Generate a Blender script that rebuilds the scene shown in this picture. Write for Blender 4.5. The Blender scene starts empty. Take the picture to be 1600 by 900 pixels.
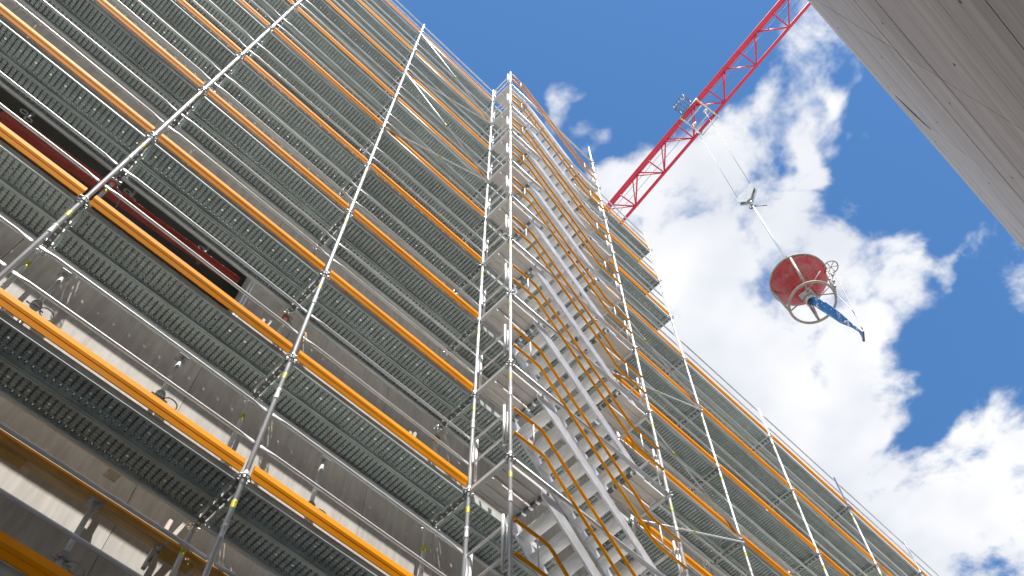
import bpy, bmesh, math, random
from mathutils import Vector, Matrix
random.seed(7)
S = bpy.context.scene
COL = S.collection
rad = math.radians

# ------------------------------------------------------------------ camera
EL, AZ, RO = rad(63.0687), rad(44.2609), rad(-0.1765)
CAM = Vector((-4.4978, -5.3298, -8.5493))
cf = Vector((math.cos(EL)*math.sin(AZ), math.cos(EL)*math.cos(AZ), math.sin(EL)))
cr0 = Vector((math.cos(AZ), -math.sin(AZ), 0)); cu0 = cr0.cross(cf)
cr = cr0*math.cos(RO) + cu0*math.sin(RO); cu = cu0*math.cos(RO) - cr0*math.sin(RO)
cd = bpy.data.cameras.new('camera'); cam = bpy.data.objects.new('camera', cd); COL.objects.link(cam)
cd.lens = 33.2485; cd.sensor_width = 36; cd.clip_start = 0.1; cd.clip_end = 3000
m = Matrix((cr, cu, -cf)).transposed().to_4x4(); m.translation = CAM
cam.matrix_world = m
S.camera = cam

# ------------------------------------------------------------------ sky, sun, exposure
SUN_TO = Vector((-0.505, -1.0, 2.2)).normalized()
sun_el = math.asin(SUN_TO.z); sun_az = math.atan2(SUN_TO.x, SUN_TO.y)
SKY_STRENGTH = 0.12
W = bpy.data.worlds.new('World'); S.world = W; W.use_nodes = True
wt = W.node_tree; wt.nodes.clear(); N = wt.nodes.new; LK = wt.links.new
def wmath(op, a, b=None, c=None):
    n = N('ShaderNodeMath'); n.operation = op
    for i, v in enumerate((a, b, c)):
        if v is None: continue
        if isinstance(v, (int, float)): n.inputs[i].default_value = v
        else: LK(v, n.inputs[i])
    return n.outputs[0]
sky = N('ShaderNodeTexSky'); sky.sky_type = 'NISHITA'; sky.sun_disc = False
sky.sun_elevation = sun_el; sky.sun_rotation = sun_az % (2*math.pi)
sky.altitude = 200; sky.air_density = 1.0; sky.dust_density = 0.2; sky.ozone_density = 3.0
tc = N('ShaderNodeTexCoord'); sep = N('ShaderNodeSeparateXYZ'); LK(tc.outputs['Generated'], sep.inputs[0])
zc = wmath('MAXIMUM', sep.outputs[2], 0.06)
comb = N('ShaderNodeCombineXYZ')
LK(wmath('DIVIDE', sep.outputs[0], zc), comb.inputs[0]); LK(wmath('DIVIDE', sep.outputs[1], zc), comb.inputs[1])
UV = comb.outputs[0]                       # a flat cloud layer seen from below
BUV = UV
def wnoise(scale, detail, rough, dist=0.0, off=(0,0,0), lac=2.0):
    mp = N('ShaderNodeMapping'); mp.inputs['Location'].default_value = off; LK(UV, mp.inputs[0])
    n = N('ShaderNodeTexNoise'); n.inputs['Scale'].default_value = scale; n.inputs['Detail'].default_value = detail
    n.inputs['Roughness'].default_value = rough; n.inputs['Distortion'].default_value = dist; n.inputs['Lacunarity'].default_value = lac
    LK(mp.outputs[0], n.inputs['Vector']); return n.outputs['Fac']
def blob(c, r, h):
    d = N('ShaderNodeVectorMath'); d.operation = 'DISTANCE'; LK(BUV, d.inputs[0]); d.inputs[1].default_value = (c[0], c[1], 0)
    mr = N('ShaderNodeMapRange'); mr.interpolation_type = 'SMOOTHSTEP'
    mr.inputs[1].default_value = 0; mr.inputs[2].default_value = r; mr.inputs[3].default_value = h; mr.inputs[4].default_value = 0
    LK(d.outputs['Value'], mr.inputs[0]); return mr.outputs[0]
CLOUDS = [((.373,.166),.125,1),((.476,.188),.19,1),((.59,.246),.20,1),((.722,.222),.20,1),((.717,.148),.14,.95),
          ((.482,-.002),.085,1),((.461,-.052),.055,.85),((.506,.08),.105,.9),((.673,.032),.095,.85),((.69,-.02),.06,.8),
          ((.832,.255),.19,1),((1.012,.261),.21,1),((1.053,.145),.19,1),((.98,.069),.095,.9),((.252,.166),.075,1.2),((.39,.022),.06,.70),((.33,.19),.10,1),((.43,.09),.11,.8),
          ((.62,.40),.22,1),((.85,.42),.22,1)]
CLEAR = [((.591,-.06),.13,.75),((.826,.017),.13,.75),((.87,.155),.085,.8),((.076,.171),.42,.9),((.29,-.008),.13,.7),((.62,-.13),.22,.7),((.535,.045),.05,.35),((.575,.14),.05,.22)]
wn = N('ShaderNodeTexNoise'); wn.inputs['Scale'].default_value = 9; wn.inputs['Detail'].default_value = 3; LK(UV, wn.inputs['Vector'])
wsub = N('ShaderNodeVectorMath'); wsub.operation = 'SUBTRACT'; LK(wn.outputs['Color'], wsub.inputs[0]); wsub.inputs[1].default_value = (.5,.5,.5)
wsc = N('ShaderNodeVectorMath'); wsc.operation = 'SCALE'; LK(wsub.outputs[0], wsc.inputs[0]); wsc.inputs['Scale'].default_value = .16
wad = N('ShaderNodeVectorMath'); wad.operation = 'ADD'; LK(UV, wad.inputs[0]); LK(wsc.outputs[0], wad.inputs[1])
wfl = N('ShaderNodeVectorMath'); wfl.operation = 'MULTIPLY'; LK(wad.outputs[0], wfl.inputs[0]); wfl.inputs[1].default_value = (1,1,0)
BUV = wfl.outputs[0]
acc = None
for c, r, h in CLOUDS:
    b = blob(c, r, h); acc = b if acc is None else wmath('SMOOTH_MAX', acc, b, .22)
base = wmath('MULTIPLY', wnoise(1.3, 1, .5, off=(3.1, 1.7, 0)), 0.95)
field = wmath('SMOOTH_MAX', acc, base, .2)
for c, r, h in CLEAR:
    field = wmath('SUBTRACT', field, blob(c, r, h))
n1 = wnoise(7.5, 6.5, .60, .35, off=(.37, .81, 0)); n2 = wnoise(26, 3, .65, 0.0, off=(1.7, .3, 0))
dens = wmath('ADD', field, wmath('MULTIPLY', wmath('SUBTRACT', n1, .5), 1.9))
dens = wmath('ADD', dens, wmath('MULTIPLY', wmath('SUBTRACT', n2, .5), .55))
cm = N('ShaderNodeMapRange'); cm.interpolation_type = 'SMOOTHSTEP'
cm.inputs[1].default_value = .18; cm.inputs[2].default_value = .70; LK(dens, cm.inputs[0])
ccol = N('ShaderNodeMix'); ccol.data_type = 'RGBA'
ccol.inputs[6].default_value = (.55, .57, .62, 1); ccol.inputs[7].default_value = (.69, .695, .705, 1)
cs = N('ShaderNodeMapRange'); cs.inputs[1].default_value = .36; cs.inputs[2].default_value = .62
LK(wnoise(5.2, 3, .55, 0.0, off=(.9, .2, 0)), cs.inputs[0]); LK(cs.outputs[0], ccol.inputs[0])
skym = N('ShaderNodeVectorMath'); skym.operation = 'SCALE'; LK(sky.outputs[0], skym.inputs[0]); skym.inputs['Scale'].default_value = SKY_STRENGTH
skyt = N('ShaderNodeVectorMath'); skyt.operation = 'MULTIPLY'; LK(skym.outputs[0], skyt.inputs[0]); skyt.inputs[1].default_value = (.60,.92,1.10)
mixc = N('ShaderNodeMix'); mixc.data_type = 'RGBA'
LK(cm.outputs[0], mixc.inputs[0]); LK(skyt.outputs[0], mixc.inputs[6]); LK(ccol.outputs[2], mixc.inputs[7])
bg = N('ShaderNodeBackground'); bg.inputs[1].default_value = 1.0; LK(mixc.outputs[2], bg.inputs[0])
wo = N('ShaderNodeOutputWorld'); LK(bg.outputs[0], wo.inputs[0])

sl = bpy.data.lights.new('sun', 'SUN'); sl.energy = 5.0; sl.angle = rad(0.53); sl.color = (1.0, .955, .89)
so = bpy.data.objects.new('sun', sl); COL.objects.link(so); so.rotation_euler = SUN_TO.to_track_quat('Z', 'Y').to_euler()
so.location = (0, -20, 40)
vs = S.view_settings; vs.view_transform = 'Standard'; vs.look = 'None'; vs.gamma = 1; vs.exposure = 0.56; vs.use_curve_mapping = False
S.cycles.max_bounces = 6; S.cycles.diffuse_bounces = 5; S.cycles.glossy_bounces = 3; S.cycles.transparent_max_bounces = 12
S.cycles.sample_clamp_indirect = 6; S.cycles.use_denoising = True
W.cycles.sampling_method = 'MANUAL'; W.cycles.sample_map_resolution = 512

# ------------------------------------------------------------------ materials
def mat(name, col, rough=.5, metal=0.0, var=.12, vscale=8.0, stretch=(1,1,1), bump=0.0, bscale=60, dirt=None, dirt_amt=.5, dscale=3.0, spec=.5, world=False, dedge=(.48,.72)):
    M = bpy.data.materials.new(name); M.use_nodes = True; t = M.node_tree; nd = t.nodes; b = nd['Principled BSDF']
    b.inputs['Roughness'].default_value = rough; b.inputs['Metallic'].default_value = metal; b.inputs['Specular IOR Level'].default_value = spec
    tcn = nd.new('ShaderNodeTexCoord'); mp = nd.new('ShaderNodeMapping'); mp.inputs['Scale'].default_value = stretch
    if world:
        g = nd.new('ShaderNodeNewGeometry'); t.links.new(g.outputs['Position'], mp.inputs[0])
    else: t.links.new(tcn.outputs['Object'], mp.inputs[0])
    oi = nd.new('ShaderNodeObjectInfo')
    n = nd.new('ShaderNodeTexNoise'); n.inputs['Scale'].default_value = vscale; n.inputs['Detail'].default_value = 3.5; n.inputs['Roughness'].default_value = .62
    wv = nd.new('ShaderNodeMath'); wv.operation = 'MULTIPLY'; wv.inputs[1].default_value = 37.0
    t.links.new(oi.outputs['Random'], wv.inputs[0]); av = nd.new('ShaderNodeVectorMath'); av.operation = 'ADD'
    t.links.new(mp.outputs[0], av.inputs[0]); t.links.new(wv.outputs[0], av.inputs[1]); t.links.new(av.outputs[0], n.inputs['Vector'])
    mr = nd.new('ShaderNodeMapRange'); mr.inputs[1].default_value = .3; mr.inputs[2].default_value = .7
    mr.inputs[3].default_value = 1-var; mr.inputs[4].default_value = 1+var; t.links.new(n.outputs['Fac'], mr.inputs[0])
    mr2 = nd.new('ShaderNodeMapRange'); mr2.inputs[3].default_value = 1-var*.6; mr2.inputs[4].default_value = 1+var*.6; t.links.new(oi.outputs['Random'], mr2.inputs[0])
    mm = nd.new('ShaderNodeMath'); mm.operation = 'MULTIPLY'; t.links.new(mr.outputs[0], mm.inputs[0]); t.links.new(mr2.outputs[0], mm.inputs[1])
    vm = nd.new('ShaderNodeVectorMath'); vm.operation = 'SCALE'; vm.inputs[0].default_value = col[:3]; t.links.new(mm.outputs[0], vm.inputs['Scale'])
    out = vm.outputs[0]
    if dirt:
        dn = nd.new('ShaderNodeTexNoise'); dn.inputs['Scale'].default_value = dscale; dn.inputs['Detail'].default_value = 5; dn.inputs['Roughness'].default_value = .7
        t.links.new(av.outputs[0], dn.inputs['Vector'])
        dr = nd.new('ShaderNodeMapRange'); dr.inputs[1].default_value = dedge[0]; dr.inputs[2].default_value = dedge[1]; dr.inputs[4].default_value = dirt_amt
        t.links.new(dn.outputs['Fac'], dr.inputs[0])
        mx = nd.new('ShaderNodeMix'); mx.data_type = 'RGBA'; t.links.new(dr.outputs[0], mx.inputs[0]); t.links.new(out, mx.inputs[6]); mx.inputs[7].default_value = (*dirt, 1)
        out = mx.outputs[2]
    t.links.new(out, b.inputs['Base Color'])
    rr = nd.new('ShaderNodeMapRange'); rr.inputs[3].default_value = max(.05, rough-.12); rr.inputs[4].default_value = min(1, rough+.12)
    t.links.new(n.outputs['Fac'], rr.inputs[0]); t.links.new(rr.outputs[0], b.inputs['Roughness'])
    if bump:
        bn = nd.new('ShaderNodeTexNoise'); bn.inputs['Scale'].default_value = bscale; bn.inputs['Detail'].default_value = 5; t.links.new(mp.outputs[0], bn.inputs['Vector'])
        bp = nd.new('ShaderNodeBump'); bp.inputs['Strength'].default_value = bump; bp.inputs['Distance'].default_value = .01
        t.links.new(bn.outputs['Fac'], bp.inputs['Height']); t.links.new(bp.outputs[0], b.inputs['Normal'])
    return M

M_TUBE = mat('galvanised_tube', (.74,.75,.76), .42, .30, .10, 14, (1,1,.35), dirt=(.36,.34,.31), dirt_amt=.35, dscale=7)
M_DARKSTEEL = mat('dull_steel', (.20,.205,.20), .5, .5, .2, 20)
M_FIT = mat('cast_fitting', (.42,.43,.43), .45, .6, .25, 40, dirt=(.14,.13,.12), dirt_amt=.6, dscale=18)
M_ORANGE = mat('orange_toe_board', (.90,.315,.0), .6, 0, .13, 5, (.25,1,1), dirt=(.52,.34,.19), dirt_amt=.45, dscale=7, dedge=(.57,.72), spec=.12)
M_RAIL = mat('orange_stair_rail', (.92,.36,.0), .45, 0, .10, 9, dirt=(.42,.16,.01), dirt_amt=.4, dscale=9, spec=.2)
M_ALU = mat('aluminium', (.82,.85,.90), .34, .55, .10, 6, (1,1,1), dirt=(.50,.49,.47), dirt_amt=.5, dscale=5)
M_TREAD = mat('aluminium_tread', (.82,.83,.84), .42, .25, .12, 6, (3,.6,3), dirt=(.54,.53,.51), dirt_amt=.5, dscale=5)
M_LAND = mat('aluminium_landing', (.80,.78,.76), .5, .12, .10, 5, (.5,4,1), dirt=(.66,.55,.46), dirt_amt=.55, dscale=4)
M_STICK = mat('reflective_yellow', (.80,.66,.02), .4, 0, .15, 60, dirt=(.20,.40,.08), dirt_amt=.9, dscale=35, dedge=(.5,.52))
M_CONCA = mat('concrete_facade', (.54,.515,.48), .85, 0, .14, 5, (3.5,1,.35), bump=.15, bscale=25, dirt=(.33,.305,.28), dirt_amt=.5, dscale=1.6, world=True)
M_CONCB = mat('smooth_concrete', (.50,.475,.45), .7, 0, .09, 2.2, (.25,1,1.6), bump=.08, bscale=18, dirt=(.33,.31,.29), dirt_amt=.55, dscale=1.1, world=True)
def streaks(M, amt):
    t = M.node_tree; nd = t.nodes; b = nd['Principled BSDF']; src = b.inputs['Base Color'].links[0].from_socket
    g = nd.new('ShaderNodeNewGeometry'); mp = nd.new('ShaderNodeMapping'); mp.inputs['Rotation'].default_value = (0, rad(-38), 0); mp.inputs['Scale'].default_value = (.22, 1, 5.0)
    t.links.new(g.outputs['Position'], mp.inputs[0])
    n = nd.new('ShaderNodeTexNoise'); n.inputs['Scale'].default_value = 1.3; n.inputs['Detail'].default_value = 4; n.inputs['Distortion'].default_value = .5; t.links.new(mp.outputs[0], n.inputs['Vector'])
    r = nd.new('ShaderNodeMapRange'); r.inputs[1].default_value = .3; r.inputs[2].default_value = .72; r.inputs[3].default_value = 1-amt; r.inputs[4].default_value = 1+amt; t.links.new(n.outputs['Fac'], r.inputs[0])
    v = nd.new('ShaderNodeVectorMath'); v.operation = 'SCALE'; t.links.new(src, v.inputs[0]); t.links.new(r.outputs[0], v.inputs['Scale']); t.links.new(v.outputs[0], b.inputs['Base Color'])
streaks(M_CONCB, .20)
M_JOINT = mat('joint_dark', (.10,.095,.09), .9)
M_GROUND = mat('site_ground', (.38,.36,.335), .9, 0, .2, 1.5, bump=.3, bscale=14, dirt=(.27,.255,.23), dirt_amt=.6, dscale=.5, world=True)
M_REDBEAM = mat('red_primer', (.42,.07,.055), .5, 0, .2, 7, dirt=(.26,.07,.06), dirt_amt=.5, dscale=6)
M_TIMBER = mat('timber', (.56,.37,.17), .7, 0, .2, 6, (.3,4,4), dirt=(.35,.22,.10), dirt_amt=.4, dscale=4)
M_PLYY = mat('yellow_ply', (.46,.27,.05), .6, 0, .15, 6, dirt=(.25,.17,.07), dirt_amt=.6, dscale=8)
M_WHITEW = mat('bleached_wood', (.62,.58,.53), .75, 0, .2, 10, (4,4,.5))
M_CRANE = mat('crane_red', (.62,.032,.075), .38, 0, .10, 2.0, dirt=(.35,.03,.04), dirt_amt=.35, dscale=1.5)
M_CRGREY = mat('crane_grey', (.66,.64,.58), .5, .1, .15, 4, dirt=(.30,.28,.25), dirt_amt=.5, dscale=5)
M_ROPE = mat('wire_rope', (.30,.30,.31), .5, .5, .1, 30)
M_BLOCK = mat('hook_block_paint', (.66,.68,.68), .45, .2, .10, 6, dirt=(.40,.40,.39), dirt_amt=.5, dscale=5)
M_BUCKET = mat('bucket_red', (.50,.045,.05), .5, 0, .18, 3, dirt=(.50,.42,.40), dirt_amt=.62, dscale=2.4, dedge=(.46,.80))
M_BFRAME = mat('bucket_frame', (.46,.41,.35), .6, .1, .2, 6, dirt=(.26,.23,.20), dirt_amt=.6, dscale=5)
M_HOSE = mat('blue_hose', (.015,.18,.50), .55, 0, .15, 6, (1,1,1), dirt=(.78,.80,.82), dirt_amt=1.0, dscale=5.5, dedge=(.55,.60), world=True)
M_RUBBER = mat('black_rubber', (.03,.03,.03), .6)
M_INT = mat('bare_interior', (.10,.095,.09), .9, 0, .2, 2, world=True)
M_COPPER = mat('red_coupler', (.55,.10,.05), .5, .1, .2, 20)

def plank_material():
    """Galvanised deck sheet with see-through drain holes; the small dimples are only painted dark."""
    M = mat('perforated_deck', (.52,.585,.58), .5, .10, .20, 5, (.6,3,1), dirt=(.37,.39,.375), dirt_amt=.55, dscale=3.2)
    t = M.node_tree; nd = t.nodes; L = t.links.new; b = nd['Principled BSDF']; out = nd['Material Output']
    tcn = nd.new('ShaderNodeTexCoord'); sp = nd.new('ShaderNodeSeparateXYZ'); L(tcn.outputs['Object'], sp.inputs[0])
    def mth(op, a, c=None, d=None):
        n = nd.new('ShaderNodeMath'); n.operation = op
        for i, v in enumerate((a, c, d)):
            if v is None: continue
            if isinstance(v, (int, float)): n.inputs[i].default_value = v
            else: L(v, n.inputs[i])
        return n.outputs[0]
    def cell(v, pitch, off=0.0):    # signed distance to the cell's middle, metres
        return mth('MULTIPLY', mth('SUBTRACT', mth('FRACT', mth('ADD', mth('DIVIDE', v, pitch), 100+off)), .5), pitch)
    def holes(px, py, r, ox=0.0, oy=0.0):
        dx = cell(sp.outputs[0], px, ox); dy = cell(sp.outputs[1], py, oy)
        d2 = mth('ADD', mth('MULTIPLY', dx, dx), mth('MULTIPLY', dy, dy))
        return mth('LESS_THAN', d2, r*r)
    small = holes(.032, .040, .0060, .766, 0.0)      # anti-slip dimples: flat dark dots, the shade of their depth painted in
    big = holes(.192, .16, .0105, .2943, 0.5)         # drain holes go right through
    inside = mth('LESS_THAN', mth('ABSOLUTE', sp.outputs[1]), .122)
    top = mth('GREATER_THAN', sp.outputs[2], .030)
    h = mth('MULTIPLY', mth('MULTIPLY', big, inside), top)
    sm = mth('MULTIPLY', mth('MULTIPLY', small, inside), top)
    bc = b.inputs['Base Color'].links[0].from_socket
    mc = nd.new('ShaderNodeMix'); mc.data_type = 'RGBA'; L(sm, mc.inputs[0]); L(bc, mc.inputs[6]); mc.inputs[7].default_value = (.06,.063,.06,1)  # dimple shade goes into the base colour
    L(mc.outputs[2], b.inputs['Base Color'])
    tr = nd.new('ShaderNodeBsdfTransparent'); mx = nd.new('ShaderNodeMixShader')
    L(h, mx.inputs[0]); L(b.outputs[0], mx.inputs[1]); L(tr.outputs[0], mx.inputs[2]); L(mx.outputs[0], out.inputs['Surface'])
    return M
M_PLANK = plank_material()

# ------------------------------------------------------------------ mesh helpers
class MB:
    def __init__(s): s.v = []; s.f = []; s.sm = []
    def box(s, x0, x1, y0, y1, z0, z1):
        i = len(s.v); s.v += [(x,y,z) for z in (z0,z1) for y in (y0,y1) for x in (x0,x1)]
        s.f += [(i,i+2,i+3,i+1),(i+4,i+5,i+7,i+6),(i,i+1,i+5,i+4),(i+2,i+6,i+7,i+3),(i,i+4,i+6,i+2),(i+1,i+3,i+7,i+5)]; s.sm += [False]*6; return s
    def prism_x(s, poly, x0, x1):      # poly in (y,z), anticlockwise seen from +x
        i = len(s.v); n = len(poly); s.v += [(x0,y,z) for y,z in poly]+[(x1,y,z) for y,z in poly]
        s.f.append(tuple(range(i+n-1,i-1,-1))); s.f.append(tuple(range(i+n,i+2*n)))
        for k in range(n): a=i+k; b=i+(k+1)%n; s.f.append((a,b,b+n,a+n))
        s.sm += [False]*(n+2); return s
    def prism_y(s, poly, y0, y1):      # poly in (x,z)
        i = len(s.v); n = len(poly); s.v += [(x,y0,z) for x,z in poly]+[(x,y1,z) for x,z in poly]
        s.f.append(tuple(range(i,i+n))); s.f.append(tuple(range(i+2*n-1,i+n-1,-1)))
        for k in range(n): a=i+k; b=i+(k+1)%n; s.f.append((b,a,a+n,b+n))
        s.sm += [False]*(n+2); return s
    def tube(s, pts, r, n=8, closed=False, cap=True):
        pts = [Vector(p) for p in pts]; m = len(pts); rs = r if isinstance(r,(list,tuple)) else [r]*m
        i0 = len(s.v); prev = None
        for k,p in enumerate(pts):
            if closed: t = (pts[(k+1)%m]-pts[k-1])
            else: t = pts[min(k+1,m-1)]-pts[max(k-1,0)]
            t.normalize()
            if prev is None:
                a = Vector((0,0,1)) if abs(t.z)<.9 else Vector((1,0,0)); u = t.cross(a).normalized()
            else: u = (prev - t*prev.dot(t)).normalized()
            prev = u; w = t.cross(u)
            for j in range(n):
                th = 2*math.pi*j/n; q = p + (u*math.cos(th)+w*math.sin(th))*rs[k]; s.v.append(tuple(q))
        rings = m if closed else m-1
        for k in range(rings):
            a = i0+k*n; b = i0+((k+1)%m)*n
            for j in range(n): s.f.append((a+j,a+(j+1)%n,b+(j+1)%n,b+j)); s.sm.append(True)
        if cap and not closed:
            s.f.append(tuple(range(i0+n-1,i0-1,-1))); s.f.append(tuple(range(i0+(m-1)*n,i0+m*n))); s.sm += [False]*2
        return s
    def rings_x(s, prof, n=8):         # prof: (x, ry, rz) rings along x
        i0 = len(s.v)
        for x,ry,rz in prof:
            for j in range(n): th=2*math.pi*j/n; s.v.append((x,ry*math.cos(th),rz*math.sin(th)))
        for k in range(len(prof)-1):
            a=i0+k*n; b=a+n
            for j in range(n): s.f.append((a+j,a+(j+1)%n,b+(j+1)%n,b+j)); s.sm.append(True)
        s.f.append(tuple(range(i0+n-1,i0-1,-1))); e=i0+(len(prof)-1)*n; s.f.append(tuple(range(e,e+n))); s.sm += [False]*2
        return s
    def lathe(s, prof, n=24):          # prof: (r,z)
        i0=len(s.v)
        for r,z in prof:
            for j in range(n): th=2*math.pi*j/n; s.v.append((r*math.cos(th),r*math.sin(th),z))
        for k in range(len(prof)-1):
            a=i0+k*n; b=a+n
            for j in range(n): s.f.append((a+j,a+(j+1)%n,b+(j+1)%n,b+j)); s.sm.append(True)
        return s
    def mesh(s, name, material):
        me = bpy.data.meshes.new(name); me.from_pydata(s.v,[],s.f); me.materials.append(material)
        me.polygons.foreach_set('use_smooth', s.sm)
        bm = bmesh.new(); bm.from_mesh(me); bmesh.ops.recalc_face_normals(bm, faces=bm.faces); bm.to_mesh(me); bm.free()
        me.update(); return me

WORLD_LOC = {}
def thing(name, label, cat, loc, group=None):
    o = bpy.data.objects.new(name, None); COL.objects.link(o); o.location = loc; o.empty_display_size = .3
    o['label'] = label; o['category'] = cat
    if group: o['group'] = group
    WORLD_LOC[o] = Vector(loc); return o
def part(name, me, parent, loc=(0,0,0), rot=None):
    o = bpy.data.objects.new(name, me); COL.objects.link(o); o.parent = parent
    o.location = Vector(loc) - WORLD_LOC[parent]
    if rot: o.rotation_euler = rot
    WORLD_LOC[o] = Vector(loc); return o
def single(name, me, label, cat, loc=(0,0,0), rot=None, group=None, kind=None):
    o = bpy.data.objects.new(name, me); COL.objects.link(o); o.location = loc
    if rot: o.rotation_euler = rot
    if kind: o['kind'] = kind
    else:
        o['label'] = label; o['category'] = cat
        if group: o['group'] = group
    WORLD_LOC[o] = Vector(loc); return o
def bar(name, a, b, r, material, parent, n=8):
    """a straight tube between two world points, as a part"""
    a = Vector(a); b = Vector(b); c = (a+b)/2
    return part(name, MB().tube([a-c, b-c], r, n).mesh(name, material), parent, c)

GZ = -10.2
# ------------------------------------------------------------------ ground
single('ground', MB().box(-600,600,-600,600,GZ-.5,GZ).mesh('ground', M_GROUND), None, None, kind='structure')

# ------------------------------------------------------------------ the building behind the scaffold
WY = 1.05
A = thing('concrete_building', 'grey concrete building shell wrapped by the tall scaffold', 'building', (0, 6, GZ))
xe = [-12.4,-10.0,-7.6,-5.35,-3.1,-.7,1.7,4.1,6.4,8.8,11.2,13.6,16.0,18.4,20.8]
ze = [GZ,-6.2,-2.9,.9,3.3,6.6,9.8,13.0,15.7]
pm = {}
for i in range(len(xe)-1):
    for k in range(len(ze)-1):
        if xe[i] >= 6.4 and ze[k] >= 9.8: continue
        if k == 3 and i in (2,3): continue
        w, h = xe[i+1]-xe[i], ze[k+1]-ze[k]; key = (round(w,3), round(h,3))
        if key not in pm: pm[key] = MB().box(-w/2+.003,w/2-.003,0,.28,-h/2+.003,h/2-.003).mesh('wall_panel', M_CONCA)
        part('wall_panel', pm[key], A, ((xe[i]+xe[i+1])/2, WY+random.uniform(0,.004), (ze[k]+ze[k+1])/2))
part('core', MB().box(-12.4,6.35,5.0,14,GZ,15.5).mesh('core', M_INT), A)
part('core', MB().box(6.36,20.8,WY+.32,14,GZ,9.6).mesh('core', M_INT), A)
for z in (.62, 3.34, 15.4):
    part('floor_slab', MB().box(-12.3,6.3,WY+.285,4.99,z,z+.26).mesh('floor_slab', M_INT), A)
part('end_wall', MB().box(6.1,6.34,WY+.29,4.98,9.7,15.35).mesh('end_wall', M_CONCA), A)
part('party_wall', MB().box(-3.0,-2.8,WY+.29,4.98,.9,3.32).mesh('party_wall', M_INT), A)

for dx in (0,.042):
    part('jamb_trim', MB().box(-.013,.013,-.012,-.001,-1.2,1.2).mesh('jamb_trim', M_ALU), A, (-3.075+dx,WY,2.1))

# ------------------------------------------------------------------ the building across the alley
B = thing('concrete_building', 'smooth pale concrete wall towering at the top right corner', 'building', (6, -10, GZ))
BY = -7.2
bz = [GZ,-7.0,-3.4,.24,1.95,5.42,7.25,11.65,12.62,13.36]
bx = [-33.0,-26.0,-19.3,-15.6,-11.9,-8.2,-4.6,-1.0,2.6,6.25,9.9,13.5,17.2]
pm = {}
for i in range(len(bx)-1):
    for k in range(len(bz)-1):
        w, h = bx[i+1]-bx[i], bz[k+1]-bz[k]; key = (round(w,3), round(h,3))
        g = {2:.014,3:.02,4:.028,5:.034,6:.034,7:.03}.get(k,.014)
        kk = key+(g,)
        if kk not in pm: pm[kk] = MB().box(-w/2+.011,w/2-.011,-.045,0,-h/2+g,h/2-g).mesh('concrete_panel', M_CONCB)
        part('concrete_panel', pm[kk], B, ((bx[i]+bx[i+1])/2, BY-random.uniform(0,.006), (bz[k]+bz[k+1])/2))
part('backing_wall', MB().box(-33,17.2,BY-6,BY-.05,GZ,13.3).mesh('backing_wall', M_JOINT), B)
tie = MB().lathe([(.0,.0),(.022,.0),(.026,.004)],10).mesh('tie_hole', M_JOINT)
for i in range(len(bx)-1):
    for k in range(2,len(bz)-2):
        for sx in (.25,.75):
            part('tie_hole', tie, B, (bx[i]+(bx[i+1]-bx[i])*sx, BY+.006, (bz[k]+bz[k+1])/2), (math.pi/2,0,0))
# a sliver of spalled concrete near the coping
part('spall', MB().prism_y([(5.70,12.30),(5.95,11.90),(6.18,11.5),(6.34,11.2),(6.30,11.55),(6.20,11.9),(6.0,12.15)], BY+.001, BY+.008).mesh('spall', M_JOINT), B)

# ------------------------------------------------------------------ scaffold components (shared meshes)
XS = [-10.225,-7.668,-5.111,-2.554,0.0]
XR = [3.0957,6.197,9.3066,12.412,15.518,18.62]
IY = .73
LV_L = range(-4,9)
RT = .0242
def rosette_mesh():
    radii = [.024,.034,.058,.069]; n = 24; v=[]; f=[]
    for zz in (-.005,.005):
        for ri,r in enumerate(radii):
            for j in range(n):
                th=2*math.pi*j/n; rr = r*(1+.07*math.cos(8*th)) if ri>=2 else r
                v.append((rr*math.cos(th),rr*math.sin(th),zz))
    idx=lambda l,ri,j: l*4*n+ri*n+j%n
    occ={}
    for ri in range(3):
        for j in range(n):
            if ri==1 and j%3!=0: continue
            occ[(ri,j)]=1
    for (ri,j) in occ:
        f.append((idx(1,ri,j),idx(1,ri+1,j),idx(1,ri+1,j+1),idx(1,ri,j+1)))
        f.append((idx(0,ri,j),idx(0,ri,j+1),idx(0,ri+1,j+1),idx(0,ri+1,j)))
        if (ri-1,j) not in occ: f.append((idx(0,ri,j),idx(1,ri,j),idx(1,ri,j+1),idx(0,ri,j+1)))
        if (ri+1,j) not in occ: f.append((idx(0,ri+1,j+1),idx(1,ri+1,j+1),idx(1,ri+1,j),idx(0,ri+1,j)))
        for dj,e in ((-1,j),(1,j+1)):
            if (ri,(j+dj)%n) not in occ: f.append((idx(0,ri,e),idx(0,ri+1,e),idx(1,ri+1,e),idx(1,ri,e)))
    b=MB(); b.v=v; b.f=f; b.sm=[False]*len(f); return b.mesh('rosette',M_FIT)
ME_ROS = rosette_mesh()
ME_STICK = MB().lathe([(RT+.002,-.05),(RT+.002,.05)],14).mesh('reflective_band', M_STICK)
ME_COLLAR = MB().lathe([(RT,-.09),(RT+.004,-.088),(RT+.004,-.06),(RT+.001,-.05),(RT+.001,.05),(RT+.004,.06),(RT+.004,.085),(RT,.09)],12).mesh('spigot_joint', M_TUBE)
ME_CONE = MB().lathe([(RT+.011,.012),(RT+.011,.03),(RT+.004,.085),(RT,.10)],12).mesh('node_collar', M_TUBE)
ME_WEDGE = MB().prism_y([(.028,-.035),(.075,-.03),(.11,-.022),(.11,.022),(.075,.03),(.028,.035)],-.014,.014).mesh('wedge_head', M_FIT)

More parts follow.
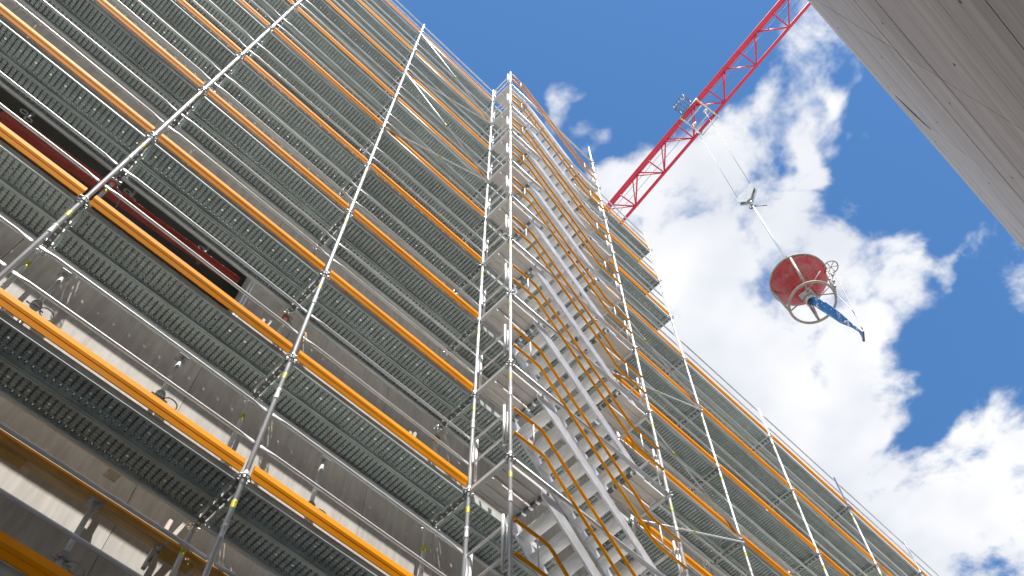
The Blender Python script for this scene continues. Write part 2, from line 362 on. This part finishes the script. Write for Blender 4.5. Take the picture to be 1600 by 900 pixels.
def standard(parent, x, y, z0, z1, levels, plate=True, wedges=()):
    o = part('standard', MB().tube([(0,0,0),(0,0,z1-z0)],RT,12).mesh('standard', M_TUBE), parent, (x,y,z0))
    for n in levels:
        z=2.0*n
        part('rosette', ME_ROS, o, (x,y,z), (0,0,rad(random.choice((0,15,30)))))
        part('node_collar', ME_CONE, o, (x,y,z))
        part('reflective_band', ME_STICK, o, (x,y,z-.33+random.uniform(-.03,.03)), (0,0,random.uniform(0,6)))
        part('spigot_joint', ME_COLLAR, o, (x,y,z-.68))
        for a in wedges: part('wedge_head', ME_WEDGE, o, (x,y,z), (0,0,rad(a)))
    if plate: part('base_plate', MB().box(-.09,.09,-.09,.09,0,.012).mesh('base_plate', M_FIT), o, (x,y,GZ+.004))
    return o

_pl = {}
def plank_mesh(L):
    k = round(L,3)
    if k in _pl: return _pl[k]
    b = MB(); h = L/2; p = .064; n = 2*int(L/p/2); hs = n*p/2
    xs=[]                                     # stamped pans with narrow grooves between
    for i in range(n):
        a=-hs+i*p
        xs += [(a,.080),(a+.0135,.080),(a+.015,.037),(a+p-.0015,.037)]
    xs.append((hs,.080))
    i0=len(b.v)
    for y in (-.135,.135):
        for x,z in xs: b.v.append((x,y,z))
    m_=len(xs)
    for i in range(m_-1): b.f.append((i0+i,i0+i+1,i0+m_+i+1,i0+m_+i)); b.sm.append(False)
    for s in (-1,1):                          # folded side flanges with an inward lip
        y=lambda v: s*v
        poly=[(y(.160),-.022),(y(.138),-.022),(y(.138),-.017),(y(.154),-.017),(y(.154),.040),(y(.133),.040),(y(.133),.0635),(y(.160),.0635)]
        if s<0: poly=poly[::-1]
        b.prism_x(poly,-h,h)
    for e in (-1,1):                          # end caps and hooks
        b.box(min(e*h,e*(hs-.001)),max(e*h,e*(hs-.001)),-.150,.150,-.017,.046)
        for yy in (-.1,.1): b.prism_x([(yy-.022,-.016),(yy+.022,-.016),(yy+.016,.044),(yy-.016,.044)], min(e*(h+.003),e*(h+.034)), max(e*(h+.003),e*(h+.034)))
    me=b.mesh('deck_plank', M_PLANK); _pl[k]=me; return me
_toe = {}
TOE = [(-.018,.216),(-.024,.146),(-.015,.116),(-.009,.114),(-.011,.106),(.002,.055),(.011,.055),(.007,.216)]
def toe_mesh(L):
    k=round(L,3)
    if k not in _toe: _toe[k]=MB().prism_x(TOE,-L/2,L/2).mesh('toe_board', M_ORANGE)
    return _toe[k]
_gr = {}
def rail_mesh(L):
    k=round(L,3)
    if k not in _gr:
        h=L/2; r=.0185
        pr=[(-h+.03,.004,.020),(-h+.05,.005,.027),(-h+.10,.006,.025),(-h+.19,r,r),(0,r,r),(h-.19,r,r),(h-.10,.006,.025),(h-.05,.005,.027),(h-.03,.004,.020)]
        _gr[k]=MB().rings_x(pr,10).mesh('guard_rail', M_TUBE)
    return _gr[k]
def transom_mesh(L):
    b=MB(); b.prism_y([(-.026,-.028),(.026,-.028),(.026,.028),(.020,.028),(.020,-.022),(-.020,-.022),(-.020,.028),(-.026,.028)],.045,L-.045)
    return b.mesh('transom', M_DARKSTEEL)
ME_TRANSOM = transom_mesh(IY)
ME_KEEPER = MB().prism_y([(-.012,-.034),(.012,-.034),(.016,-.022),(-.016,-.022)],-.012,.012).mesh('lock_stud', M_ALU)

def deck_bay(parent, x0, x1, n, toe=True, rails=True):
    L = x1-x0; xc=(x0+x1)/2; z=2.0*n
    for yc in (.195,.520):
        part('deck_plank', plank_mesh(L-.09), parent, (xc,yc+random.uniform(-.003,.003),z+random.uniform(-.003,.003)), (random.uniform(-.006,.006),random.uniform(-.001,.001),random.uniform(-.001,.001)))
    inner_ledger(parent, x0, x1, n)
    if toe: part('toe_board', toe_mesh(L-.10), parent, (xc,random.uniform(-.004,.004),z+random.uniform(-.006,.008)), (random.uniform(-.03,.03),random.uniform(-.0025,.0025),random.uniform(-.0015,.0015)))
    if rails:
        for zr in (.5,1.0): part('guard_rail', rail_mesh(L), parent, (xc,0,z+zr+random.uniform(-.006,.006)), (0,random.uniform(-.002,.002),0))
def inner_ledger(parent, x0, x1, n):
    k = ('il', round(x1-x0,3))
    if k not in _gr: _gr[k] = MB().tube([(-(x1-x0)/2+.03,0,0),((x1-x0)/2-.03,0,0)],RT,10).mesh('inner_ledger', M_TUBE)
    part('inner_ledger', _gr[k], parent, ((x0+x1)/2,.625,2.0*n-.048))
def frame_line(parent, x, n):
    z=2.0*n
    t=part('transom', ME_TRANSOM, parent, (x,0,z))
    for k in range(7): part('lock_stud', ME_KEEPER, t, (x,.09+k*.092,z))
def brace(parent, a, b, r=.0165):
    o=bar('diagonal_brace', a, b, r, M_TUBE, parent, 8)
    a=Vector(a); b=Vector(b); d=(b-a).normalized(); c=(a+b)/2
    part('reflective_band', MB().tube([-d*.05,d*.05], r+.003, 10).mesh('reflective_band', M_STICK), o, c)
    return o

# ------------------------------------------------------------------ scaffold, long left run
SL = thing('scaffold', 'long galvanised scaffold run with orange toe boards filling the left half', 'scaffold', (-5,.36,GZ), 'scaffold runs on the facade')
for i,x in enumerate(XS):
    ws=(0,180,90)
    standard(SL, x, 0, GZ+.016, 17.18, LV_L, wedges=(90,) )
    standard(SL, x, IY, GZ+.016, 16.06, LV_L)
    for n in LV_L: frame_line(SL, x, n)
for i in range(len(XS)-1):
    for n in LV_L: deck_bay(SL, XS[i], XS[i+1], n)
for k in range(4,8):        # zigzag braces of the bay next to the tower
    a,b=(k,k+1)
    if k%2==0: brace(SL,(XS[3],-.035,2*k+.02),(XS[4],-.035,2*k+2-.06))
    else: brace(SL,(XS[4],-.035,2*k+.02),(XS[3],-.035,2*k+2-.06))

for n in range(4,9): bar('ledger', (XS[3]+.04,0,2*n), (XS[4]-.04,0,2*n), RT, M_TUBE, SL, 10)

# ------------------------------------------------------------------ scaffold, right run
SR = thing('scaffold', 'stepped galvanised scaffold run beyond the stair tower at the lower right', 'scaffold', (9,.36,GZ), 'scaffold runs on the facade')
xr = [0.0]+XR
for i,x in enumerate(XR):
    top = 8 if i<2 else 5
    standard(SR, x, 0, GZ+.016, 2*top+1.2, range(-4,top+1), wedges=(90,))
    standard(SR, x, IY, GZ+.016, 2*top+.06, range(-4,top+1))
    for n in range(-4,top+1): frame_line(SR, x, n)
for i in range(len(xr)-1):
    top = 8 if i<2 else 5
    for n in range(-4,top+1): deck_bay(SR, xr[i], xr[i+1], n, toe=i>0, rails=i>0)
for k in range(0,5):
    if k%2==1: brace(SR,(XR[0],-.035,2*k+.02),(XR[1],-.035,2*k+2-.06)) if k in (1,3) else None
    else: brace(SR,(XR[1],-.035,2*k+.02),(XR[0],-.035,2*k+2-.06)) if k in (2,4) else None

for n in range(1,6): bar('ledger', (XR[0]+.04,0,2*n), (XR[1]-.04,0,2*n), RT, M_TUBE, SR, 10)

# ------------------------------------------------------------------ stair tower
T = thing('stair_tower', 'aluminium stair tower with orange handrails projecting from the scaffold', 'stair tower', (1.5,-.34,GZ))
TY=-.68; TX=XR[0]
standard(T, 0, TY, GZ+.016, 17.25, LV_L, wedges=(0,90))
standard(T, TX, TY, GZ+.016, 17.25, LV_L, wedges=(180,90))
ME_LEDGER = MB().tube([(.04,0,0),(TX-.04,0,0)],.029,12).mesh('ledger', M_TUBE)
ME_SIDE = MB().prism_y([(-.026,-.03),(.026,-.03),(.026,.03),(.020,.03),(.020,-.024),(-.020,-.024),(-.020,.03),(-.026,.03)],.045,.635).mesh('side_transom', M_TUBE)
def landing_plank_mesh(L):
    b=MB(); poly=[(-.128,.02),(-.128,-.03),(-.118,-.03),(-.118,.005)]
    for c in (0,): poly += [(c-.006,.005),(c-.006,-.012),(c+.006,-.012),(c+.006,.005)]
    poly += [(.118,.005),(.118,-.03),(.128,-.03),(.128,.02)]
    b.prism_x(poly,0,L); return b.mesh('landing_plank', M_LAND)
ME_LP = landing_plank_mesh(.60)
ME_LBEAM = MB().box(-.02,.02,.05,.63,-.04,.02).mesh('landing_beam', M_DARKSTEEL)
ME_LHOOK = MB().box(-.03,.03,-.016,.016,-.046,.01).mesh('landing_hook', M_ALU)
X0,X1=.64,2.56
ME_STR = MB().prism_y([(.56,.02),(.70,.02),(X1+.10,-1.94),(X1+.10,-2.0),(X1-.06,-2.0),(.56,-.12)],-.014,.014).mesh('stringer', M_ALU)
ME_TR = MB().prism_y([(-.095,0),(.095,0),(.095,.03),(.088,.03),(.088,.006),(.03,.006),(.03,.02),(.024,.02),(.024,.006),(-.024,.006),(-.024,.02),(-.03,.02),(-.03,.006),(-.088,.006),(-.088,.03),(-.095,.03)],-.262,.262).mesh('tread', M_TREAD)
def railpath(h):
    P=[(.03,h),(.44,h),(.53,h-.015),(.60,h-.07),(.67,h-.15)]
    dz=-2.0+ (1.02 if h>.7 else .52)
    Q=[(2.30,dz+.19),(2.37,dz+.10),(2.44,dz+.04),(2.53,dz),(TX-.03,dz-.01)]
    return [(x,0,z) for x,z in P+Q]
ME_RU = MB().tube(railpath(.98),.0215,8).mesh('handrail', M_RAIL)
ME_RL = MB().tube(railpath(.49),.0215,8).mesh('handrail', M_RAIL)
ME_RP = MB().tube([(0,0,.49),(0,0,.98)],.011,6).mesh('rail_post', M_TUBE)
ME_EG = MB().tube([(0,.05,.50),(0,.60,.50),(0,.625,.525),(0,.625,.925),(0,.60,.95),(0,.05,.95),(0,.025,.925),(0,.025,.525)],.0165,8,closed=True).mesh('end_guard', M_TUBE)
ME_EH = MB().tube([(0,0,.25),(0,0,1.06)],.0185,8).mesh('guard_post', M_TUBE)
for n in LV_L:
    z=2.0*n
    lg=part('ledger', ME_LEDGER, T, (0,TY,z))
    part('side_transom', ME_SIDE, T, (0,TY,z)); 
    if n<8: part('side_transom', ME_SIDE, T, (TX,TY,z))
    for y in (TY+.195,TY+.47):
        part('landing_plank', ME_LP, T, (.03,y,z+.02))
        if n<8: part('landing_plank', ME_LP, T, (TX-.63,y,z+.02))
    for x in ((.645,TX-.645) if n<8 else (.645,)):
        lb=part('landing_beam', ME_LBEAM, T, (x,TY,z))
        for k in range(5): part('landing_hook', ME_LHOOK, lb, (x,TY+.10+k*.115,z))
    for y in (TY+.07,TY+.62):
        part('stringer', ME_STR, T, (0,y,z))
    for k in range(9):
        part('tread', ME_TR, T, (X0+.17+k*.1955,TY+.345,z-.20-k*.20))
    for me,h in ((ME_RU,.98),(ME_RL,.49)):
        part('handrail', me, T, (0,TY-.03,z))
    part('rail_post', ME_RP, T, (.36,TY-.03,z)); part('rail_post', ME_RP, T, (2.66,TY-.03,z-1.98))
    part('end_guard', ME_EG, T, (0,TY+.02,z)); part('guard_post', ME_EH, T, (-.045,TY+.06,z)); part('guard_post', ME_EH, T, (.035,-.055,z-.06))
    if n<8:
        part('end_guard', ME_EG, T, (TX,TY+.02,z)); part('guard_post', ME_EH, T, (TX-.045,TY+.06,z))

# ------------------------------------------------------------------ props, timbers and clutter on the inner side
def prop(x, y, z0, z1, zc, label):
    """adjustable steel prop: outer tube, threaded collar with a loop handle, inner tube, head plate"""
    P = thing('steel_prop', label, 'prop', (x,y,z0), 'adjustable props behind the scaffold')
    part('outer_tube', MB().tube([(0,0,.01),(0,0,zc-z0)],.030,12).mesh('outer_tube', M_TUBE), P, (x,y,z0))
    part('inner_tube', MB().tube([(0,0,0),(0,0,z1-zc-.008)],.0242,12).mesh('inner_tube', M_TUBE), P, (x,y,zc))
    part('collar', MB().lathe([(.031,-.03),(.048,-.03),(.052,-.01),(.052,.02),(.046,.04),(.025,.045)],14).mesh('collar', M_FIT), P, (x,y,zc))
    lp=[(.05+.075*(1-math.cos(t)),-.02+.06*math.sin(t),-.02-.03*math.sin(t*.5)) for t in [k*2*math.pi/14 for k in range(14)]]
    part('loop_handle', MB().tube(lp,.007,6,closed=True).mesh('loop_handle', M_FIT), P, (x,y,zc))
    part('cross_pin', MB().tube([(-.09,-.02,-.05),(.09,-.02,-.05)],.009,6).mesh('cross_pin', M_FIT), P, (x,y,zc))
    part('head_plate', MB().box(-.06,.06,-.06,.06,0,.008).mesh('head_plate', M_FIT), P, (x,y,z1-.008))
    part('foot_plate', MB().box(-.06,.06,-.06,.06,0,.01).mesh('foot_plate', M_FIT), P, (x,y,z0))
prop(-4.80,.80,-1.950,.0,-.66,'steel prop with ring collar standing behind the leftmost pole')
prop(-3.385,.80,-1.950,.0,-.70,'steel prop between the two nearest poles, above the long orange board')
prop(-1.475,.80,-1.950,.0,-.78,'steel prop below the deck between the second pole and the tower')
prop(-3.385,.82,-3.950,-2.305,-2.95,'thick pale prop carrying the timber beam at the bottom left')

tb = thing('timber_beam', 'long timber beam lying on a prop at the bottom left', 'beam', (-4.6,.86,-2.3))
part('flange', MB().box(-2.6,2.55,-.04,.04,0,.04).mesh('flange', M_TIMBER), tb, (-4.6,.86,-2.30))
part('flange', MB().box(-2.6,2.55,-.04,.04,.12,.16).mesh('flange', M_TIMBER), tb, (-4.6,.86,-2.30))
part('web', MB().box(-2.58,2.53,-.014,.014,.04,.12).mesh('web', M_PLYY), tb, (-4.6,.86,-2.30))
part('packing_block', MB().box(-.22,.22,-.05,.05,-.045,-.002).mesh('packing_block', M_PLYY), tb, (-4.25,.86,-2.30))
part('packing_block', MB().box(-.16,.16,-.05,.05,-.045,-.002).mesh('packing_block', M_PLYY), tb, (-2.55,.86,-2.30))

rb = thing('steel_beam', 'red steel channel beam crossing the dark wall opening at the left', 'beam', (-5.3,1.16,2.36))
def sloped(y0,y1,l0,l1,r0,r1): return MB().prism_y([(-6.6,l0),(-3.2,r0),(-3.2,r1),(-6.6,l1)],y0,y1)
part('web', sloped(1.194,1.206,2.28,2.50,2.575,2.685).mesh('web', M_REDBEAM), rb)
for y0,y1 in ((1.15,1.1935),(1.2065,1.25)):
    part('flange', sloped(y0,y1,2.28,2.295,2.575,2.587).mesh('flange', M_REDBEAM), rb)
    part('flange', sloped(y0,y1,2.488,2.50,2.673,2.685).mesh('flange', M_REDBEAM), rb)
for x in (-6.4,-4.9,-3.75):
    pr_ = part('hanger', MB().tube([(0,0,0),(0,0,.80)],.024,10).mesh('hanger', M_DARKSTEEL), rb, (x,1.27,2.52))
    part('ring_nut', MB().tube([(.045*math.cos(t),.0,.045*math.sin(t)) for t in [k*2*math.pi/12 for k in range(12)]],.012,6,closed=True).mesh('ring_nut', M_FIT), pr_, (x+.03,1.23,2.72))
    part('ring_nut', MB().tube([(.045*math.cos(t),.0,.045*math.sin(t)) for t in [k*2*math.pi/12 for k in range(12)]],.012,6,closed=True).mesh('ring_nut', M_FIT), pr_, (x-.07,1.23,2.80))

def clamp(x, y, z, h, label, tilt=6):
    K = thing('formwork_clamp', label, 'clamp', (x,y,z), 'wooden formwork clamps')
    for s in (-1,1):
        part('slat', MB().prism_x([(-.02,-h/2),(.02,-h/2),(.02,h/2),(-.02,h/2)],-.018,.018).mesh('slat', M_WHITEW), K, (x+s*.035,y,z+s*.03), (0,rad(tilt*s*.6+tilt),0))
    part('wing_nut', MB().lathe([(.0,-.03),(.03,-.03),(.05,-.01),(.05,.01),(.02,.03),(0,.03)],10).mesh('wing_nut', M_FIT), K, (x,y-.05,z-.1), (math.pi/2,0,0))
    part('tie_rod', MB().tube([(0,-.16,0),(0,.03,0)],.009,6).mesh('tie_rod', M_FIT), K, (x,y,z-.1))
clamp(-2.70,.90,-2.20,.62,'bleached wooden clamp with a wing nut at the bottom left',8)
clamp(-2.71,.93,1.74,.24,'small pale wooden clamp left of the second pole',5)
clamp(-.27,.93,1.72,.24,'small pale wooden clamp on the wall right of the second pole',5)
def coupler(x, y, z, label):
    K = thing('tube_coupler', label, 'coupler', (x,y,z), 'red couplers on the inner poles')
    part('jaw', MB().lathe([(.026,-.03),(.045,-.03),(.05,-.015),(.05,.015),(.045,.03),(.026,.03)],12).mesh('jaw', M_COPPER), K, (x,y,z))
    part('bolt', MB().tube([(-.075,-.045,0),(.075,-.045,0)],.010,6).mesh('bolt', M_FIT), K, (x,y,z))
    part('tie_arm', MB().tube([(.05,0,0),(.16,.06,0),(.20,.285,0)],.012,8).mesh('tie_arm', M_FIT), K, (x,y,z))
coupler(-2.554,.73,1.86,'red coupler on the inner pole behind the second pole')
coupler(0,.73,1.76,'red coupler on the inner pole beside the stair tower')
coupler(-5.111,.73,1.88,'red coupler by the left pole at the dark opening')

# a rag of string tied to the second pole
single('cord', MB().tube([(0,0,0),(.012,-.03,-.05),(.005,-.035,-.12),(.02,-.03,-.2),(.012,-.03,-.24),(.018,-.03,-.19),(.028,-.03,-.09),(.01,-.02,-.01)],.005,5).mesh('cord', M_TIMBER),
       'pale cord dangling from the second pole', 'cord', (-2.535,-.02,.56))

# ------------------------------------------------------------------ tower crane
J0 = Vector((11.45,-2.06,36.5)); JD = Vector((.132,.991,0)).normalized(); JN = Vector((JD.y,-JD.x,0))
CR = thing('tower_crane', 'red lattice crane jib slanting across the sky', 'crane', (J0.x+JD.x*36,J0.y+JD.y*36,GZ))
def jp(s, side, up): return J0 + JD*s + JN*side + Vector((0,0,up))
HWI=.585; HAP=1.55; PL=2.24; SA,SB = -15.0, 36.0
bar('lower_chord', jp(SA,-HWI,0), jp(SB,-HWI,0), .085, M_CRANE, CR, 10)
bar('lower_chord', jp(SA,HWI,0), jp(SB,HWI,0), .085, M_CRANE, CR, 10)
bar('upper_chord', jp(SA,0,HAP), jp(SB,0,HAP), .14, M_CRANE, CR, 12)
k=0; s=SA+.3
while s+PL < SB:
    bar('lacing', jp(s,-HWI,0), jp(s,HWI,0), .036, M_CRANE, CR, 6)
    bar('lacing', jp(s+PL/2,-HWI,0), jp(s+PL,HWI,0), .030, M_CRANE, CR, 6)
    bar('lacing', jp(s+PL/2,-HWI,0), jp(s,HWI,0), .030, M_CRANE, CR, 6)
    for sd in (-1,1):
        bar('lacing', jp(s,sd*HWI,0), jp(s+PL/2,0,HAP), .040, M_CRANE, CR, 6)
        bar('lacing', jp(s+PL,sd*HWI,0), jp(s+PL/2,0,HAP), .040, M_CRANE, CR, 6)
    s+=PL
# inspection walkway wire and trolley rope along the jib
bar('trolley_rope', jp(SA,.20,.25), jp(SB,.20,.25), .012, M_ROPE, CR, 5)
bar('trolley_rope', jp(SA,-.12,.30), jp(SB,-.12,.30), .012, M_ROPE, CR, 5)
for sx in (-.8,.8):
    for sy in (-.8,.8):
        c = jp(SB+1,sy,0); bar('mast_leg', (c.x+sx,c.y,GZ+.02), (c.x+sx,c.y,39), .09, M_CRANE, CR, 8)
mb=MB(); c=jp(SB+1,0,0)
for q in range(24):
    z=GZ+q*2.0
    cs=[(c.x-.8,c.y-.8),(c.x+.8,c.y-.8),(c.x+.8,c.y+.8),(c.x-.8,c.y+.8)]
    for e in range(4):
        a,b2=cs[e],cs[(e+1)%4]; mb.tube([(a[0],a[1],z),(b2[0],b2[1],z+2.0)],.04,5)
ml=part('mast_lacing', mb.mesh('mast_lacing', M_CRANE), CR); ml['kind']='stuff'
# trolley
TR0=jp(0.0,0,-.16)
tro=part('trolley', MB().tube([jp(-.58,-.70,-.16)-TR0,jp(-.58,.76,-.16)-TR0,jp(.58,.76,-.16)-TR0,jp(.58,-.70,-.16)-TR0],.05,8,closed=True).mesh('trolley', M_CRGREY), CR, TR0)
for s_ in (-.28,.28):
    bar('cross_member', jp(-.56,s_,-.17), jp(.56,s_,-.17), .035, M_CRGREY, tro)
for s_,sd in ((-.58,-.62),(-.58,.62),(.58,-.62),(.58,.62)):
    c=jp(s_,sd,-.02); part('wheel', MB().lathe([(.02,-.04),(.13,-.04),(.13,.04),(.02,.04)],14).mesh('wheel', M_DARKSTEEL), tro, c, (0,math.pi/2,0))
for s_ in (-.42,.42):
    c=jp(s_,.05,-.22); part('sheave', MB().lathe([(.03,-.03),(.15,-.035),(.12,0),(.15,.035),(.03,.03)],18).mesh('sheave', M_CRGREY), tro, c, (0,math.pi/2,0))
bk=[jp(-.28,-.70,-.1),jp(.42,-.70,-.1),jp(.42,-1.16,-.1),jp(-.28,-1.16,-.1)]
c0=sum(bk,Vector())/4
bsk=part('maintenance_basket', MB().tube([b-c0 for b in bk],.03,6,closed=True).mesh('maintenance_basket', M_DARKSTEEL), CR, c0)
bar('basket_rail', bk[0]+Vector((0,0,.6)), bk[3]+Vector((0,0,.6)), .022, M_DARKSTEEL, bsk,6); bar('basket_rail', bk[1]+Vector((0,0,.6)), bk[2]+Vector((0,0,.6)), .022, M_DARKSTEEL, bsk,6)
bar('basket_rail', bk[2]+Vector((0,0,.6)), bk[3]+Vector((0,0,.6)), .022, M_DARKSTEEL, bsk,6)
for b in bk: bar('basket_post', b, b+Vector((0,0,.6)), .02, M_DARKSTEEL, bsk,6)
for q in range(1,4):
    a=bk[3].lerp(bk[2],q/4); bar('basket_post', a, a+Vector((0,0,.6)), .012, M_DARKSTEEL, bsk,5)
    a2=bk[0].lerp(bk[1],q/4); bar('floor_slat', a2, a, .018, M_DARKSTEEL, bsk,5)
# hoist ropes and hook block
HB=Vector((11.18,-2.13,25.05))
RA,RBq=jp(-.42,-.1,-.3),jp(.42,-.1,-.3)
bar('hoist_rope', RA, HB+Vector((-.02,-.33,.42)), .010, M_ROPE, CR, 5)
bar('hoist_rope', RBq, HB+Vector((.0,.36,.18)), .010, M_ROPE, CR, 5)
for sx in (-.09,.09):
    part('block_plate', MB().prism_x([(-.38,.62),(-.46,.30),(-.12,-.30),(.10,-.30),(.42,.05),(.42,.30)] if False else [(-.40,.60),(-.42,.22),(-.06,-.38),(.12,-.36),(.44,.10),(.40,.36)],-.02,.02).mesh('block_plate', M_BLOCK), CR, HB+Vector((sx,0,0)))
for yy,zz in ((-.24,.33),(.24,.16)):
    part('block_sheave', MB().lathe([(.02,-.05),(.15,-.055),(.12,0),(.15,.055),(.02,.05)],16).mesh('block_sheave', M_DARKSTEEL), CR, HB+Vector((0,yy,zz)), (0,math.pi/2,0))
part('swivel', MB().lathe([(0,-.30),(.05,-.30),(.075,-.2),(.075,-.05),(.05,0),(0,0)],12).mesh('swivel', M_FIT), CR, HB+Vector((0,.02,-.33)))
hk=[(0,0,-.28)]+[(0,.12*math.sin(t),-.47+.12*math.cos(t)) for t in [k*math.pi*1.45/9 for k in range(10)]]
part('hook', MB().tube(hk,[.04]*6+[.045,.04,.03,.022,.012],8).mesh('hook', M_DARKSTEEL), CR, HB+Vector((0,.02,-.35)))

# ------------------------------------------------------------------ concrete bucket
BC=Vector((11.18,-2.13,18.0))
BK=thing('concrete_bucket', 'dusty red concrete bucket with round frame hanging from the crane', 'bucket', BC+Vector((0,0,-1.55)))
part('hopper', MB().lathe([(.87,.0),(.87,-.10),(.84,-.13),(.24,-1.12),(.20,-1.13),(.19,-1.10),(.80,-.11),(.83,0)],36).mesh('hopper', M_BUCKET), BK, BC)
part('rim', MB().tube([(.88*math.cos(t),.88*math.sin(t),0) for t in [k*2*math.pi/40 for k in range(40)]],.045,8,closed=True).mesh('rim', M_BFRAME), BK, BC)
part('stand_ring', MB().tube([(.70*math.cos(t),.70*math.sin(t),0) for t in [k*2*math.pi/40 for k in range(40)]],.042,8,closed=True).mesh('stand_ring', M_BFRAME), BK, BC+Vector((0,0,-1.52)))
for a in (20,110,200,290):
    t=rad(a); d=Vector((math.cos(t),math.sin(t),0))
    bar('leg', BC+d*.865+Vector((0,0,-.06)), BC+d*.70+Vector((0,0,-1.50)), .042, M_BFRAME, BK)
    bar('strut', BC+d*.70+Vector((0,0,-1.52)), BC+d*.20+Vector((0,0,-1.20)), .024, M_BFRAME, BK, 6)
part('gate_box', MB().prism_y([(-.24,.0),(-.20,-.20),(.20,-.20),(.24,.0)],-.20,.20).mesh('gate_box', M_BFRAME), BK, BC+Vector((0,0,-1.10)))
part('spout', MB().lathe([(.0,0),(.17,0),(.15,-.16),(.145,-.16),(.12,-.02)],20).mesh('spout', M_CRGREY), BK, BC+Vector((0,0,-1.30)))
for s_ in (-1,1):
    bar('gate_lever', BC+Vector((s_*.22,-.1,-1.2)), BC+Vector((s_*.30,-.75,-.9)), .02, M_BFRAME, BK,6)
WH=BC+Vector((.30,-.98,-.12))
wh=part('hand_wheel', MB().tube([(.22*math.cos(t),.22*math.sin(t),0) for t in [k*2*math.pi/24 for k in range(24)]],.02,6,closed=True).mesh('hand_wheel', M_BFRAME), BK, WH)
for a in (0,60,120):
    t=rad(a); d=Vector((math.cos(t),math.sin(t),0)); bar('spoke', WH-d*.22, WH+d*.22, .013, M_BFRAME, wh,6)
bar('wheel_shaft', WH+Vector((0,0,.06)), BC+Vector((.26,-.70,-1.45)), .022, M_BFRAME, BK,6)
for dz in (-.45,-.8,-1.1):
    part('chain_link', MB().lathe([(.022,-.05),(.045,-.02),(.045,.02),(.022,.05)],8).mesh('chain_link', M_FIT), BK, WH.lerp(BC+Vector((.26,-.70,-1.45)),-dz/1.4))
# bail bars up to the hook
hook_pt=HB+Vector((0,.02,-.93)); bl=BC+Vector((0,0,1.52))
for s_ in (-1,1):
    bar('sling', hook_pt+Vector((s_*.02,0,0)), bl+Vector((s_*.05,0,0)), .035, M_ALU, BK)
    bar('bail_bar', bl+Vector((s_*.06,0,-.02)), BC+Vector((s_*.86,0,.02)), .026, M_BFRAME, BK,6)
part('shackle', MB().tube([(.0,.10*math.cos(t),.10*math.sin(t)) for t in [k*2*math.pi/12 for k in range(12)]],.035,6,closed=True).mesh('shackle', M_DARKSTEEL), BK, bl)
bar('tag_line', hook_pt+Vector((.02,0,.1)), hook_pt+Vector((.14,-.42,-.35)), .022, M_ROPE, BK,6)
hp=[(11.18,-2.13,16.72),(11.21,-2.24,16.35),(11.24,-2.40,15.75),(11.27,-2.56,15.05),(11.29,-2.70,14.50),(11.30,-2.78,14.12),(11.30,-2.80,13.72)]
hs=BC
def hose_mesh():
    b=MB(); w=[.15,.19,.22,.20,.08,.055,.17]; th=[.10,.09,.07,.05,.035,.03,.03]; n=12; pts=[Vector(p)-hs for p in hp]
    sub=[]
    for i in range(len(pts)-1):
        for q in range(4):
            f=q/4; sub.append((pts[i].lerp(pts[i+1],f), w[i]*(1-f)+w[i+1]*f, th[i]*(1-f)+th[i+1]*f))
    sub.append((pts[-1],w[-1],th[-1]))
    for i,(p,ww,tt) in enumerate(sub):
        wob=.02*math.sin(i*1.3)
        for j in range(n):
            a=2*math.pi*j/n; b.v.append((p.x+ww*math.cos(a)*.8+wob, p.y+ww*math.cos(a)*.5-tt*math.sin(a)*.6, p.z+tt*math.sin(a)*.5+wob*.5))
    for i in range(len(sub)-1):
        for j in range(n):
            b.f.append((i*n+j,i*n+(j+1)%n,(i+1)*n+(j+1)%n,(i+1)*n+j)); b.sm.append(True)
    return b.mesh('hose', M_HOSE)
part('hose', hose_mesh(), BK, hs)
part('hose_clip', MB().box(-.17,.17,-.03,.03,-.03,.03).mesh('hose_clip', M_BFRAME), BK, (11.30,-2.80,13.78), (0,0,rad(32)))
e=Vector((11.31,-2.86,14.0)); a=WH; 
cp=[a.lerp(e,k/10)+Vector((.03,0,-.25*math.sin(math.pi*k/10))) for k in range(11)]
c2=[e.lerp(BC+Vector((.25,-.65,-1.5)),k/8)+Vector((.05,-.10*math.sin(math.pi*k/8),-.12*math.sin(math.pi*k/8))) for k in range(9)]
part('control_cord', MB().tube([p-BC for p in cp],.011,5).mesh('control_cord', M_ROPE), BK, BC)
part('control_cord', MB().tube([p-BC for p in c2],.011,5).mesh('control_cord', M_ROPE), BK, BC)
